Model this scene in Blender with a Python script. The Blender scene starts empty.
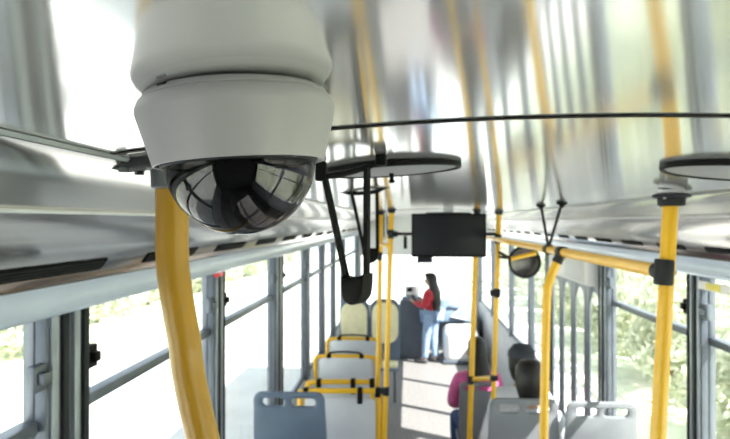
import bpy, bmesh, math, random
from mathutils import Vector, Matrix, Euler

# ------------------------------------------------------------------ camera, sky, sun, exposure
C = bpy.context.scene.collection
SC = bpy.context.scene
F, CX, CY = 640.0, 365.0, 219.5
EYE = Vector((0, 0, 2.3))
YAW, PITCH = math.atan(43 / F), math.atan(2.5 / F)
cam_d = bpy.data.cameras.new('camera'); cam = bpy.data.objects.new('camera', cam_d); C.objects.link(cam)
cam.location = EYE; cam.rotation_euler = (math.pi / 2 + PITCH, 0, YAW)
cam_d.sensor_width = 36; cam_d.lens = F / 730 * 36; cam_d.clip_start = .01; cam_d.clip_end = 300
cam_d.dof.use_dof = True; cam_d.dof.focus_distance = .40; cam_d.dof.aperture_fstop = 18
SC.camera = cam

w = bpy.data.worlds.new('sky'); SC.world = w; w.use_nodes = True
wn = w.node_tree.nodes; wn.clear()
wo = wn.new('ShaderNodeOutputWorld'); wb = wn.new('ShaderNodeBackground')
wb.inputs['Color'].default_value = (.84, .93, 1.0, 1); wb.inputs['Strength'].default_value = 2.1
w.node_tree.links.new(wb.outputs[0], wo.inputs[0])
sd = bpy.data.lights.new('sun', 'SUN'); sun = bpy.data.objects.new('sun', sd); C.objects.link(sun)
sd.energy = 20; sd.angle = math.radians(.6); sd.color = (1, .96, .9)
sun.rotation_euler = Vector((-2.44, 1.5, -3.4)).to_track_quat('-Z', 'Y').to_euler()
SC.view_settings.view_transform = 'Standard'; SC.view_settings.look = 'None'
SC.view_settings.gamma = 1; SC.view_settings.use_curve_mapping = False
SC.view_settings.exposure = 0.05

# ------------------------------------------------------------------ pixel helpers
RM = cam.rotation_euler.to_matrix()
def ray(px, py): return (RM @ Vector(((px - CX) / F, (CY - py) / F, -1)))
def atY(px, py, Y): r = ray(px, py); return EYE + r * (Y / r.y)
def atX(px, py, X): r = ray(px, py); return EYE + r * (X / r.x)
def atZ(px, py, Z): r = ray(px, py); return EYE + r * ((Z - 2.3) / r.z)
MID = .19                                     # bus centre line
def hceil(x): u = x - MID; return 2.3 + .1 - .14 * u * u
def on_ceil(px, py):
    z = 2.39
    for _ in range(12): p = atZ(px, py, z); z = hceil(p.x)
    return p

# ------------------------------------------------------------------ materials
MT = {}
def mat(name, col, rough=.5, metal=0., var=.08, scale=8., bump=0., bscale=40., stretch=(1, 1, 1), coat=0., emit=0., spec=.5, sheen=0., trans=0.):
    m = bpy.data.materials.new(name); m.use_nodes = True; nt = m.node_tree; b = nt.nodes['Principled BSDF']
    tc = nt.nodes.new('ShaderNodeTexCoord'); mp = nt.nodes.new('ShaderNodeMapping'); mp.inputs['Scale'].default_value = stretch
    nt.links.new(tc.outputs['Object'], mp.inputs['Vector'])
    n = nt.nodes.new('ShaderNodeTexNoise'); n.inputs['Scale'].default_value = scale; n.inputs['Detail'].default_value = 4
    nt.links.new(mp.outputs[0], n.inputs['Vector'])
    rp = nt.nodes.new('ShaderNodeValToRGB')
    c0 = [max(0, c * (1 - var)) for c in col]; c1 = [min(1, c * (1 + var)) for c in col]
    rp.color_ramp.elements[0].position = .3; rp.color_ramp.elements[1].position = .7
    rp.color_ramp.elements[0].color = (*c0, 1); rp.color_ramp.elements[1].color = (*c1, 1)
    nt.links.new(n.outputs['Fac'], rp.inputs['Fac']); nt.links.new(rp.outputs['Color'], b.inputs['Base Color'])
    b.inputs['Roughness'].default_value = rough; b.inputs['Metallic'].default_value = metal
    b.inputs['Coat Weight'].default_value = coat; b.inputs['Specular IOR Level'].default_value = spec
    if sheen: b.inputs['Sheen Weight'].default_value = sheen
    if bump:
        n2 = nt.nodes.new('ShaderNodeTexNoise'); n2.inputs['Scale'].default_value = bscale; n2.inputs['Detail'].default_value = 3
        nt.links.new(mp.outputs[0], n2.inputs['Vector'])
        bp = nt.nodes.new('ShaderNodeBump'); bp.inputs['Strength'].default_value = 1; bp.inputs['Distance'].default_value = bump
        nt.links.new(n2.outputs['Fac'], bp.inputs['Height']); nt.links.new(bp.outputs[0], b.inputs['Normal'])
    if emit:
        b.inputs['Emission Color'].default_value = (*col, 1); b.inputs['Emission Strength'].default_value = emit
    MT[name] = m; return m
def glassy(name, tint, f0=.045, cap=.5, rough=.0):   # thin pane: clear tint mixed with a mirror layer by viewing angle (Schlick)
    m = bpy.data.materials.new(name); m.use_nodes = True; nt = m.node_tree; nt.nodes.clear()
    o = nt.nodes.new('ShaderNodeOutputMaterial'); mx = nt.nodes.new('ShaderNodeMixShader')
    t = nt.nodes.new('ShaderNodeBsdfTransparent'); g = nt.nodes.new('ShaderNodeBsdfGlossy'); lw = nt.nodes.new('ShaderNodeLayerWeight')
    lw.inputs['Blend'].default_value = .5
    pw = nt.nodes.new('ShaderNodeMath'); pw.operation = 'POWER'; pw.inputs[1].default_value = 5
    ma = nt.nodes.new('ShaderNodeMath'); ma.operation = 'MULTIPLY_ADD'; ma.inputs[1].default_value = cap - f0; ma.inputs[2].default_value = f0
    nt.links.new(lw.outputs['Facing'], pw.inputs[0]); nt.links.new(pw.outputs[0], ma.inputs[0]); nt.links.new(ma.outputs[0], mx.inputs[0])
    t.inputs[0].default_value = (*tint, 1); g.inputs['Roughness'].default_value = rough
    nt.links.new(t.outputs[0], mx.inputs[1]); nt.links.new(g.outputs[0], mx.inputs[2])
    nt.links.new(mx.outputs[0], o.inputs[0]); MT[name] = m; return m
m_ = mat('silver', (.80, .80, .80), .105, .74, .03, 3, .0011, 2.2, stretch=(1, .5, 1))
b_ = m_.node_tree.nodes['Principled BSDF']; b_.inputs['Anisotropic'].default_value = .55
tv_ = m_.node_tree.nodes.new('ShaderNodeCombineXYZ'); tv_.inputs[1].default_value = 1     # brushed across the bus: blur runs along it
m_.node_tree.links.new(tv_.outputs[0], b_.inputs['Tangent'])
mat('cove', (.47, .43, .385), .15, 1., .16, 7, .0014, 6, stretch=(1, .10, 4))
mat('lip', (.52, .60, .74), .28, 0., .06, 6, coat=.3)
mat('roof', (.8, .8, .8), .5)
mat('alu', (.16, .18, .21), .38, .6, .12, 12)
mat('alu_light', (.38, .42, .46), .35, .6, .12, 12)
mat('black', (.006, .006, .006), .55, 0, .1, 20, spec=.12)
mat('rubber', (.018, .02, .023), .6, spec=.25)
mat('slot', (.006, .006, .006), .8, spec=.1)
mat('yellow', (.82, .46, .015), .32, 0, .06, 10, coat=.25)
mat('yellow_shaded', (.40, .215, .010), .36, 0, .07, 14, .0001, 90, coat=.25)  # same yellow darkened: the near pole's shade put into its colour
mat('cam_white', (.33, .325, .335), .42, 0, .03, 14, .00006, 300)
mat('lens_black', (.02, .02, .024), .15)
mat('iron', (.10, .11, .12), .45, .5, .2, 30)
mat('seat_blue', (.10, .14, .20), .45, 0, .1, 6)
mat('seat_grey', (.20, .21, .23), .5, 0, .1, 6)
mat('seat_white', (.62, .64, .68), .45, 0, .05, 6)
mat('cream', (.85, .78, .50), .55, 0, .08, 10)
mat('floor', (.20, .19, .19), .5, 0, .25, 30, .0004, 120)
mat('wall', (.62, .63, .65), .5, 0, .06, 5)
mat('rear_wall', (.10, .10, .11), .6, 0, .1, 5)
mat('white', (.8, .8, .8), .45, 0, .03, 5)
mat('screen', (.016, .018, .022), .3, 0, .05, 3, spec=.15)
mat('mirror', (.11, .105, .10), .28, 1., .02, 4)
mat('skin', (.50, .30, .22), .55); mat('hair', (.012, .009, .008), .45, 0, .3, 60, stretch=(6, 6, 1))
mat('red_cloth', (.52, .03, .05), .85, 0, .15, 20, sheen=.2); mat('pink_cloth', (.62, .11, .30), .85, 0, .15, 20, sheen=.2)
mat('white_cloth', (.62, .64, .68), .85, 0, .08, 20); mat('dark_cloth', (.05, .055, .07), .85, 0, .15, 20)
mat('jeans', (.30, .42, .60), .85, 0, .15, 20); mat('navy', (.03, .06, .16), .8, 0, .15, 20)
mat('eye', (.03, .02, .02), .2); mat('shoe', (.06, .06, .07), .6)
mat('red_tag', (.75, .03, .03), .4); mat('yellow_tag', (.85, .72, .12), .4)
mat('dash', (.10, .12, .15), .5, 0, .1, 6); mat('dash_blue', (.16, .22, .30), .5, 0, .1, 6)
mat('blue_back', (.03, .05, .12), .35)
mat('concrete', (.52, .52, .51), .9, 0, .08, 1.5, .002, 30)
mat('verge', (.60, .63, .48), .95, 0, .3, 1.2, .02, 12)
mat('bark', (.20, .15, .10), .9, 0, .2, 20)
glassy('glass', (.97, .99, .98), .02, .25)
glassy('dome_glass', (.16, .16, .175), .065, .7)
def leafmat(name, a, b_):
    m = mat(name, a, .55, 0, .0); nt = m.node_tree; b = nt.nodes['Principled BSDF']
    rp = [n for n in nt.nodes if n.type == 'VALTORGB'][0]
    rp.color_ramp.elements[0].color = (*a, 1); rp.color_ramp.elements[1].color = (*b_, 1)
    tr = nt.nodes.new('ShaderNodeBsdfTranslucent'); mx = nt.nodes.new('ShaderNodeMixShader'); mx.inputs[0].default_value = .45
    nt.links.new(rp.outputs[0], tr.inputs[0]); out = nt.nodes['Material Output']
    nt.links.new(b.outputs[0], mx.inputs[1]); nt.links.new(tr.outputs[0], mx.inputs[2]); nt.links.new(mx.outputs[0], out.inputs[0])
leafmat('leaf', (.42, .46, .32), (.78, .79, .66))  # greens paled: the sunlit overexposure is put into the leaf colour

# ------------------------------------------------------------------ mesh helpers
WL = {}                                         # world position of every object's origin while building
def wloc(o): return WL[o.name] if o is not None else Vector((0, 0, 0))
def link(name, data, loc, parent=None):
    o = bpy.data.objects.new(name, data); C.objects.link(o)
    loc = Vector(loc); WL[o.name] = loc
    o.location = loc - wloc(parent)
    if parent is not None: o.parent = parent
    return o
def tag(o, label=None, cat=None, group=None, kind=None):
    if label: o['label'] = label
    if cat: o['category'] = cat
    if group: o['group'] = group
    if kind: o['kind'] = kind
    return o
def thing(name, loc, label=None, cat=None, group=None, kind=None): return tag(link(name, None, loc), label, cat, group, kind)
def children(o): return [c for c in bpy.data.objects if c.parent == o]
def copy_tree(o, parent=None):
    c = o.copy(); C.objects.link(c); c.parent = parent
    for ch in children(o): copy_tree(ch, c)
    return c
def frame_z(d):                                  # matrix whose Z is d
    d = Vector(d).normalized(); return d.to_track_quat('Z', 'Y').to_matrix()
def rr(x0, y0, x1, y1, r, n=5):
    pts = []
    for (cx, cy, a0) in ((x1 - r, y1 - r, 0), (x0 + r, y1 - r, 90), (x0 + r, y0 + r, 180), (x1 - r, y0 + r, 270)):
        for i in range(n + 1):
            a = math.radians(a0 + 90 * i / n); pts.append((cx + r * math.cos(a), cy + r * math.sin(a)))
    return pts
def circ(cx, cy, r, n=24): return [(cx + r * math.cos(2 * math.pi * i / n), cy + r * math.sin(2 * math.pi * i / n)) for i in range(n)]
def smooth_path(pts, n=6):
    P = [Vector(p) for p in pts]; out = []
    for i in range(len(P) - 1):
        a, b, c, d = P[max(i - 1, 0)], P[i], P[i + 1], P[min(i + 2, len(P) - 1)]
        for k in range(n):
            t = k / n
            out.append(.5 * ((2 * b) + (c - a) * t + (2 * a - 5 * b + 4 * c - d) * t * t + (3 * b - a - 3 * c + d) * t ** 3))
    out.append(P[-1]); return out
class MB:
    def __init__(s): s.v = []; s.f = []
    def add(s, v, f):
        k = len(s.v); s.v += [Vector(p) for p in v]; s.f += [tuple(i + k for i in q) for q in f]; return s
    def box(s, c, size, R=None, bev=0., seg=2):
        bm = bmesh.new(); bmesh.ops.create_cube(bm, size=1)
        bmesh.ops.scale(bm, vec=Vector(size), verts=bm.verts)
        if bev: bmesh.ops.bevel(bm, geom=list(bm.edges), offset=bev, segments=seg, affect='EDGES', profile=.5)
        bm.verts.index_update(); c = Vector(c)
        s.add([(c + (R @ v.co if R else v.co)) for v in bm.verts], [[v.index for v in f.verts] for f in bm.faces]); bm.free(); return s
    def b2(s, lo, hi, bev=0.): return s.box([(a + b) / 2 for a, b in zip(lo, hi)], [b - a for a, b in zip(lo, hi)], None, bev)
    def tube(s, path, r, n=14, caps=True):
        P = [Vector(p) for p in path]; m = len(P); vs = []; up = None
        rs = r if isinstance(r, (list, tuple)) else [r] * m
        for i, p in enumerate(P):
            t = (P[min(i + 1, m - 1)] - P[max(i - 1, 0)]).normalized()
            if up is None:
                up = Vector((0, 0, 1)) if abs(t.z) < .9 else Vector((0, 1, 0))
            a = (up - t * up.dot(t)).normalized(); b = t.cross(a); up = a
            for k in range(n):
                q = 2 * math.pi * k / n; vs.append(p + (a * math.cos(q) + b * math.sin(q)) * rs[i])
        fs = [(i * n + k, i * n + (k + 1) % n, (i + 1) * n + (k + 1) % n, (i + 1) * n + k) for i in range(m - 1) for k in range(n)]
        if caps: fs += [tuple(range(n))[::-1], tuple((m - 1) * n + k for k in range(n))]
        return s.add(vs, fs)
    def cyl(s, a, b, r, n=16): return s.tube([a, b], r, n)
    def lathe(s, prof, o=(0, 0, 0), R=None, n=48):
        o = Vector(o); vs = []; m = len(prof)
        for (r, z) in prof:
            for k in range(n):
                q = 2 * math.pi * k / n; p = Vector((r * math.cos(q), r * math.sin(q), z)); vs.append(o + (R @ p if R else p))
        fs = [(i * n + k, i * n + (k + 1) % n, (i + 1) * n + (k + 1) % n, (i + 1) * n + k) for i in range(m - 1) for k in range(n)]
        if prof[0][0] > 1e-6: fs.append(tuple(range(n))[::-1])
        if prof[-1][0] > 1e-6: fs.append(tuple((m - 1) * n + k for k in range(n)))
        return s.add(vs, fs)
    def plate(s, outlines, thick, M, bev=0.):
        cu = bpy.data.curves.new('t', 'CURVE'); cu.dimensions = '2D'; cu.fill_mode = 'BOTH'
        cu.extrude = thick / 2 - bev; cu.bevel_depth = bev; cu.offset = -bev; cu.bevel_resolution = 1
        for pts in outlines:
            sp = cu.splines.new('POLY'); sp.points.add(len(pts) - 1); sp.use_cyclic_u = True
            for q, p in zip(sp.points, pts): q.co = (p[0], p[1], 0, 1)
        ob = bpy.data.objects.new('t', cu); me = bpy.data.meshes.new_from_object(ob)
        s.add([M @ v.co for v in me.vertices], [tuple(p.vertices) for p in me.polygons])
        bpy.data.objects.remove(ob); bpy.data.curves.remove(cu); bpy.data.meshes.remove(me); return s
    def sphere(s, c, rad, n=20, m=12, R=None):
        rad = Vector((rad,) * 3) if isinstance(rad, (int, float)) else Vector(rad); c = Vector(c); vs = []
        for i in range(m + 1):
            t = math.pi * i / m
            for k in range(n):
                q = 2 * math.pi * k / n; p = Vector((rad.x * math.sin(t) * math.cos(q), rad.y * math.sin(t) * math.sin(q), rad.z * math.cos(t)))
                vs.append(c + (R @ p if R else p))
        return s.add(vs, [(i * n + k, (i + 1) * n + k, (i + 1) * n + (k + 1) % n, i * n + (k + 1) % n) for i in range(m) for k in range(n)])
    def strip(s, prof, y0, y1, ny=1, closed=True):      # cross-section (x,z) pulled along Y
        m = len(prof); vs = []
        for j in range(ny + 1):
            y = y0 + (y1 - y0) * j / ny
            vs += [(p[0], y, p[1]) for p in prof]
        k = m if closed else m - 1
        fs = [(j * m + i, j * m + (i + 1) % m, (j + 1) * m + (i + 1) % m, (j + 1) * m + i) for j in range(ny) for i in range(k)]
        if closed: fs += [tuple(range(m))[::-1], tuple(ny * m + i for i in range(m))]
        return s.add(vs, fs)
    def mesh(s, name, material, off=Vector((0, 0, 0)), sharp=35):
        me = bpy.data.meshes.new(name); me.from_pydata([v - off for v in s.v], [], s.f)
        bm = bmesh.new(); bm.from_mesh(me); bmesh.ops.remove_doubles(bm, verts=bm.verts, dist=1e-6)
        bmesh.ops.recalc_face_normals(bm, faces=bm.faces); bm.to_mesh(me); bm.free()
        me.polygons.foreach_set('use_smooth', [True] * len(me.polygons)); me.set_sharp_from_angle(angle=math.radians(sharp))
        if material: me.materials.append(MT[material])
        return me
    def build(s, name, material, parent=None, loc=None, sharp=35):
        if loc is None: loc = wloc(parent)
        loc = Vector(loc)
        return link(name, s.mesh(name, material, loc, sharp), loc, parent)

# ------------------------------------------------------------------ the bus body
XL, XR = -.96, 1.34                             # inner faces of the side walls
Y0, Y1 = -1.5, 12.3
SILL, WTOP, SASH = .81, 2.07, 1.76
tag(MB().b2((XL - .08, Y0 - .1, 2.46), (XR + .08, Y1 + .1, 2.62), .02).build('roof', 'roof'), 'flat outer roof of the bus', kind='structure')
fl = tag(MB().b2((XL - .06, Y0, -.12), (XR + .06, Y1, 0)).build('floor', 'floor'), 'grey vinyl floor of the bus aisle', kind='structure')

def arch(y0, y1, th=.006, n=28, u0=.49):
    us = [-u0 + 2 * u0 * i / n for i in range(n + 1)]
    lo = [(MID + u, hceil(MID + u)) for u in us]; hi = [(x, z + th) for x, z in lo][::-1]
    return MB().strip(lo + hi, y0, y1, 1)
SEAM = .612
ce = tag(MB().b2((XL + .02, Y0, 2.425), (XR - .02, Y1, 2.445)).build('ceiling', 'rubber'), 'arched polished silver ceiling over the bus aisle', kind='structure')
for a, b in ((Y0, SEAM - .004), (SEAM + .003, 4.9), (4.906, 8.6), (8.606, Y1)):
    arch(a, b).build('ceiling_panel', 'silver', ce, sharp=60)
for sm in (SEAM, 4.903, 8.603):                 # dark joint strip between two panels
    us = [-.48 + .96 * i / 20 for i in range(21)]
    lo = [(MID + u, hceil(MID + u) - .0015) for u in us]
    MB().strip(lo + [(x, z + .008) for x, z in lo][::-1], sm - .0045, sm + .001).build('joint_strip', 'black', ce, sharp=60)
    lo = [(x, z - .0005) for x, z in lo]
    MB().strip(lo + [(x, z + .006) for x, z in lo][::-1], sm + .001, sm + .006).build('joint_edge', 'cove', ce, sharp=60)

# side coves with their vents and lip
def cove(side, idx):
    sx = lambda u: MID + side * u
    ez = 2.3
    outer = [(.484, .0625), (.50, .057), (.62, .046), (.73, .033), (.80, .024), (.812, .020), (.822, .012), (.87, -.022), (.93, -.060), (.985, -.094), (1.012, -.126), (1.022, -.152)]
    prof = [(sx(u), ez + z) for u, z in outer] + [(sx(u + .012), ez + z + .012) for u, z in outer][::-1]
    o = MB().strip(prof, Y0, Y1, 1).build('trim_%d' % idx, 'cove', sharp=50)
    tag(o, 'brushed metal cove panel with vents above the %s windows' % ('left' if side < 0 else 'right'), kind='structure')
    # thin shadow gap edge against the ceiling
    MB().strip([(sx(.481), ez + .0668), (sx(.483), ez + .0632), (sx(.487), ez + .0632), (sx(.488), ez + .0672)], Y0, Y1).build('edge_bead', 'alu_light', o)
    MB().tube([(sx(.812), Y0, ez + .019), (sx(.812), Y1, ez + .019)], .0045, 10).build('ridge_highlight', 'seat_white', o)  # white bead painting the bright highlight line along the ridge
    lip = [(1.018, -.150), (1.034, -.156), (1.046, -.170), (1.053, -.188), (1.053, -.205), (1.046, -.220), (1.056, -.232), (1.15, -.235), (1.15, -.15)]
    MB().strip([(sx(u), ez + z) for u, z in lip], Y0, Y1).build('lip', 'lip', o, sharp=60)
    # vents lie on the stretch between (.985,-.094) and (1.012,-.126)
    d = Vector((side * .027, 0, -.032)).normalized(); nrm = Vector((-side * .032, 0, -.027)).normalized()
    R = Matrix((d, Vector((0, 1, 0)), nrm)).transposed()
    ctr = Vector((sx(.9985), 0, ez - .110))
    y = atX(104, 262, sx(.9985)).y - .47 - 3 * .735
    ln, per, hh_ = (.235, .735, .020) if side < 0 else (.155, .50, .013)
    if side > 0: y = atX(685, 248, sx(.9985)).y - 6 * per
    while y < 10.5:
        c = ctr + Vector((0, y + ln, 0)) - nrm * .001
        v = MB().plate([rr(-hh_, -ln, hh_, ln, .010)], .007, Matrix.Translation(c) @ R.to_4x4(), .001).build('vent', 'slot', o)
        m = MB()
        if y < 3.6:
            for k in range(-1, 2): m.box(c + d * (k * hh_ * .5) + nrm * .003, (.0016, 2 * ln - .03, .004), R)
            for k in range(1, int(2 * ln / .01)): m.box(c + Vector((0, -ln + k * .01, 0)) + nrm * .0025, (hh_ * 1.5, .0022, .003), R)
            m.build('vent_slats', 'rubber', v)
        y += per
    return o
cove_l = cove(-1, 1); cove_r = cove(1, 2)

# walls
def side_wall(side):
    X = XL if side < 0 else XR; nm = 'wall_left' if side < 0 else 'wall_right'
    a, b = (X - .07, X) if side < 0 else (X, X + .07)
    segs = [(Y0, Y1)] if side < 0 else [(Y0, DOOR0), (DOOR1, Y1)]
    m = MB()
    for s0, s1 in segs: m.b2((a, s0, -.55), (b, s1, SILL), .004)
    o = m.build(nm, 'wall'); tag(o, 'grey lower side wall under the %s windows' % ('left' if side < 0 else 'right'), kind='structure')
    MB().b2((a, Y0, WTOP), (b, Y1, 2.46)).build('header', 'wall', o)
    return o, a, b
DOOR0 = atX(603, 330, XR).y + .05; DOOR1 = DOOR0 + 1.62
wl, la, lb = side_wall(-1); wr, ra, rb = side_wall(1)
m = MB().b2((XL - .07, Y0 - .06, -.55), (XR + .07, Y0, 2.46))
tag(m.build('wall_rear', 'rear_wall'), 'unseen rear wall, closed and darkened to dim the dome camera', kind='structure')  # unseen; kept closed and dark so less light reaches the dome camera

# window posts
def px_to_y(px, X): return atX(px, 300, X).y
L_POST = [(-1.42, .14), (.27, .14), ((px_to_y(42, XL) + px_to_y(85, XL)) / 2, px_to_y(85, XL) - px_to_y(42, XL)),
          (px_to_y(217, XL), .17), (px_to_y(279, XL) - .05, .26), (px_to_y(307, XL), .14), (px_to_y(323.5, XL), .14), (px_to_y(334.5, XL), .14), (px_to_y(344, XL), .16), (Y1 - .1, .2)]
R_POST = [(-1.42, .14), (.2, .14), (1.55, .14), (px_to_y(697, XR), px_to_y(690, XR) - px_to_y(704, XR)), (DOOR0 - .09, .18), (DOOR1 + .06, .12), (px_to_y(529.5, XR), .09), (px_to_y(510, XR), .09), (px_to_y(492, XR), .10), (Y1 - .1, .2)]
def post(side, y, wd, wall):
    X = XL if side < 0 else XR; s = -side
    o = MB().b2((min(X - .05 * s, X + .012 * s), y - wd / 2, SILL - .02), (max(X - .05 * s, X + .012 * s), y + wd / 2, WTOP + .02), .003).build('pillar', 'alu', wall)
    if y < 6.5:
        for k in (-.36, -.12, .14, .38):
            MB().b2((min(X + .010 * s, X + .022 * s), y + k * wd - wd * .07, SILL), (max(X + .010 * s, X + .022 * s), y + k * wd + wd * .07, WTOP), .004).build('pillar_rib', 'alu_light' if k in (-.36, .14) else 'rubber', o)
    return o
for y, wd in L_POST: post(-1, y, wd, wl)
for y, wd in R_POST: post(1, y, wd, wr)
WN = [0]
def window(side, ya, yb, latch=True, sash=True):
    WN[0] += 1; X = (XL - .035) if side < 0 else (XR + .035)
    o = thing('window_%d' % WN[0], (X, (ya + yb) / 2, SILL), kind='structure')
    M = Matrix.Translation((X, (ya + yb) / 2, 0)) @ Matrix(((0, 0, 1, 0), (1, 0, 0, 0), (0, 1, 0, 0), (0, 0, 0, 1)))
    h = (yb - ya) / 2
    MB().plate([rr(-h, SILL - .01, h, WTOP + .01, .01), rr(-h + .014, SILL + .03, h - .014, WTOP - .01, .015)], .03, M, .002).build('window_frame', 'alu', o)
    s = -1 if side > 0 else 1
    if sash:
        MB().b2((X - .016, ya + .02, SASH - .017), (X + .03 * 1, yb - .02, SASH + .017), .003).build('sash_bar', 'alu', o)
        MB().b2((X - .003, ya + .03, SILL + .03), (X + .001, yb - .03, SASH)).build('lower_pane', 'glass', o)
        MB().b2((X + .005, ya + .03, SASH), (X + .009, yb - .03, WTOP - .015)).build('upper_pane', 'glass', o)
    else:
        MB().b2((X - .003, ya + .03, SILL + .03), (X + .001, yb - .03, WTOP - .015)).build('pane', 'glass', o)
    if latch:
        for yy, mm in ((ya + .035, 'black'), (yb - .03, 'alu')):
            m = MB(); xi = X + s * .035
            m.b2((xi - .012, yy - .032, 1.86), (xi + .012, yy + .032, 1.93), .004)
            m.b2((xi - .02 + s * .01, yy - .018, 1.88), (xi + .02 + s * .01, yy + .018, 1.91), .003)
            m.build('latch', mm, o)
    return o
def fill(side, posts):
    for i, ((y, wd), (y2, wd2)) in enumerate(zip(posts, posts[1:])):
        if side > 0 and abs(y - (DOOR0 - .09)) < .01: continue
        w_ = window(side, y + wd / 2 - .01, y2 - wd2 / 2 + .01, latch=y < 6, sash=not (side > 0 and y > DOOR1 - .1))
        w_['label'] = ('%s side window pane %s' % ('left' if side < 0 else 'right', ['behind the viewer', 'beside the viewer', 'nearest in view', 'second in view', 'third in view', 'fourth in view', 'fifth in view', 'sixth in view', 'at the front'][min(i, 8)]))
fill(-1, L_POST); fill(1, R_POST)
# red emergency tab on the second left post
p = atX(219, 273, XL + .03); 
MB().box(p, (.014, .11, .035), None, .003).build('red_tab', 'red_tag', wl)

# rear window, windscreen and front wall
m = MB()
m.b2((XL - .07, Y1, -.55), (XR + .07, Y1 + .06, .72)); m.b2((XL - .07, Y1, 1.66), (XR + .07, Y1 + .06, 2.46))
m.b2((XL - .07, Y1, .72), (XL + .06, Y1 + .06, 1.66)); m.b2((XR - .06, Y1, .72), (XR + .07, Y1 + .06, 1.66))
wf = tag(m.build('wall_front', 'white'), 'front end of the bus around the windscreen', kind='structure')
WN[0] += 1
o = thing('window_%d' % WN[0], (MID, Y1, .72), 'overexposed windscreen at the front of the bus', kind='structure')
MB().b2((XL + .06, Y1 + .03, .72), (XR - .06, Y1 + .035, 1.66)).build('pane', 'glass', o)
MB().b2((MID - .02, Y1 + .005, .72), (MID + .02, Y1 + .03, 1.66)).build('centre_bar', 'white', o)

# folding door with tall round-topped panes
d = thing('door_1', (XR + .02, DOOR0, 0), 'grey folding side door with tall round-topped panes', kind='structure')
nl = 4; lw = (DOOR1 - DOOR0) / nl
for i in range(nl):
    M = Matrix.Translation((XR + .02, DOOR0 + lw * (i + .5), 0)) @ Matrix(((0, 0, 1, 0), (1, 0, 0, 0), (0, 1, 0, 0), (0, 0, 0, 1)))
    ro = .128
    lf = MB().plate([rr(-lw / 2 + .003, .02, lw / 2 - .003, 2.04, .012), rr(-ro, .62, ro, 1.79, ro * .98, 8)], .014, M, .002).build('door_leaf', 'alu', d)
    MB().b2((XR + .018, DOOR0 + lw * i + .04, .60), (XR + .021, DOOR0 + lw * (i + 1) - .04, 1.81)).build('pane', 'glass', lf)
ym = DOOR0 + .02
m = MB().b2((XR - .10, DOOR0 - .02, 1.85), (XR - .005, DOOR0 + 1.2, 2.055), .012)
o = tag(m.build('door_gear_box', 'white', None, (XR - .05, DOOR0 + .6, 1.85)), 'white box housing above the folding side door', 'door gear')
MB().b2((XR - .104, DOOR0 + .05, 1.87), (XR - .098, DOOR0 + .60, 2.04), .002).build('cover_plate', 'seat_white', o)

# yellow notice on the right cove lip
p = atX(716, 288, XR - .14)
o = tag(MB().box(p, (.004, .30, .035), None, .001).build('notice_sticker', 'white', None, p), 'small pale notice sticker on right cove lip', 'sticker')
MB().box(p + Vector((-.003, .02, 0)), (.003, .12, .026), None, .001).build('yellow_field', 'yellow_tag', o)

# ------------------------------------------------------------------ dome camera
c = atY(236, 92, .420); c.z = hceil(c.x) - .001
tilt = Euler((math.radians(.5), math.radians(-3.6), 0)).to_matrix()
PXM = .420 / F
cam_t = thing('dome_camera', c, 'white dome security camera with dark glass bubble on the ceiling', 'camera')
RB, RT, HB = 85.5 * PXM, 99.5 * PXM, -.0475
MB().lathe([(.02, -.0005), (.0575, -.0005), (.0590, -.0015), (.0610, -.0042), (.0610, -.0048)], c, tilt, 96).build('mounting_cap', 'cam_white', cam_t)
prof = [(.050, -.004), (.0612, -.0050), (.0632, -.0066), (RT - .0004, -.0105), (RT, -.0125), (RT - .0003, -.015), (RB + .0006, HB + .002), (RB, HB), (RB - .0012, HB - .0004),
        (RB - .0020, HB + .0008), (.0512, HB + .0018), (.0512, HB + .010), (.050, HB + .012)]
hs = MB().lathe(prof, c, tilt, 128).build('housing', 'cam_white', cam_t, sharp=28)
MB().lathe([(.0514, HB + .0022), (.0514, HB - .0002), (.0500, HB - .0012), (.0490, HB + .001)], c, tilt, 96).build('gasket', 'rubber', cam_t)
rd = .0497
MB().lathe([(rd * math.cos(a), HB + .0015 - rd * .98 * math.sin(a)) for a in [math.pi / 2 * i / 28 for i in range(28)]] + [(0, HB + .0015 - rd * .98)], c, tilt, 96).build('dome_bubble', 'dome_glass', cam_t, sharp=80)
lm = MB().lathe([(.046, HB + .004), (.046, HB + .010), (.02, HB + .012)], c, tilt, 48).build('inner_plate', 'black', cam_t)
bc = c + tilt @ Vector((0, -.002, HB - .010))
MB().sphere(bc, .024, 24, 14).build('camera_ball', 'lens_black', cam_t)
dl = Vector((.35, -.55, -.6)).normalized()
ln = MB().tube([bc + dl * .016, bc + dl * .031], .0115, 24).build('lens_barrel', 'black', cam_t)
MB().sphere(bc + dl * .030, (.008, .008, .003), 20, 10, frame_z(dl)).build('lens_glass', 'screen', ln)
for a in (-158, -38, 60):
    q = c + tilt @ Vector((.0533 * math.cos(math.radians(a)), .0533 * math.sin(math.radians(a)), HB + .0005))
    MB().lathe([(.0018, .001), (.0018, -.0012), (.0009, -.0016)], q, tilt, 12).build('screw', 'iron', cam_t)
q = c + tilt @ Vector((.0586 * math.cos(math.radians(-122)), .0586 * math.sin(math.radians(-122)), -.0022))
MB().box(q, (.009, .002, .0022), tilt @ Euler((0, 0, math.radians(-32))).to_matrix(), .0006).build('cap_notch', 'black', cam_t)

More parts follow.
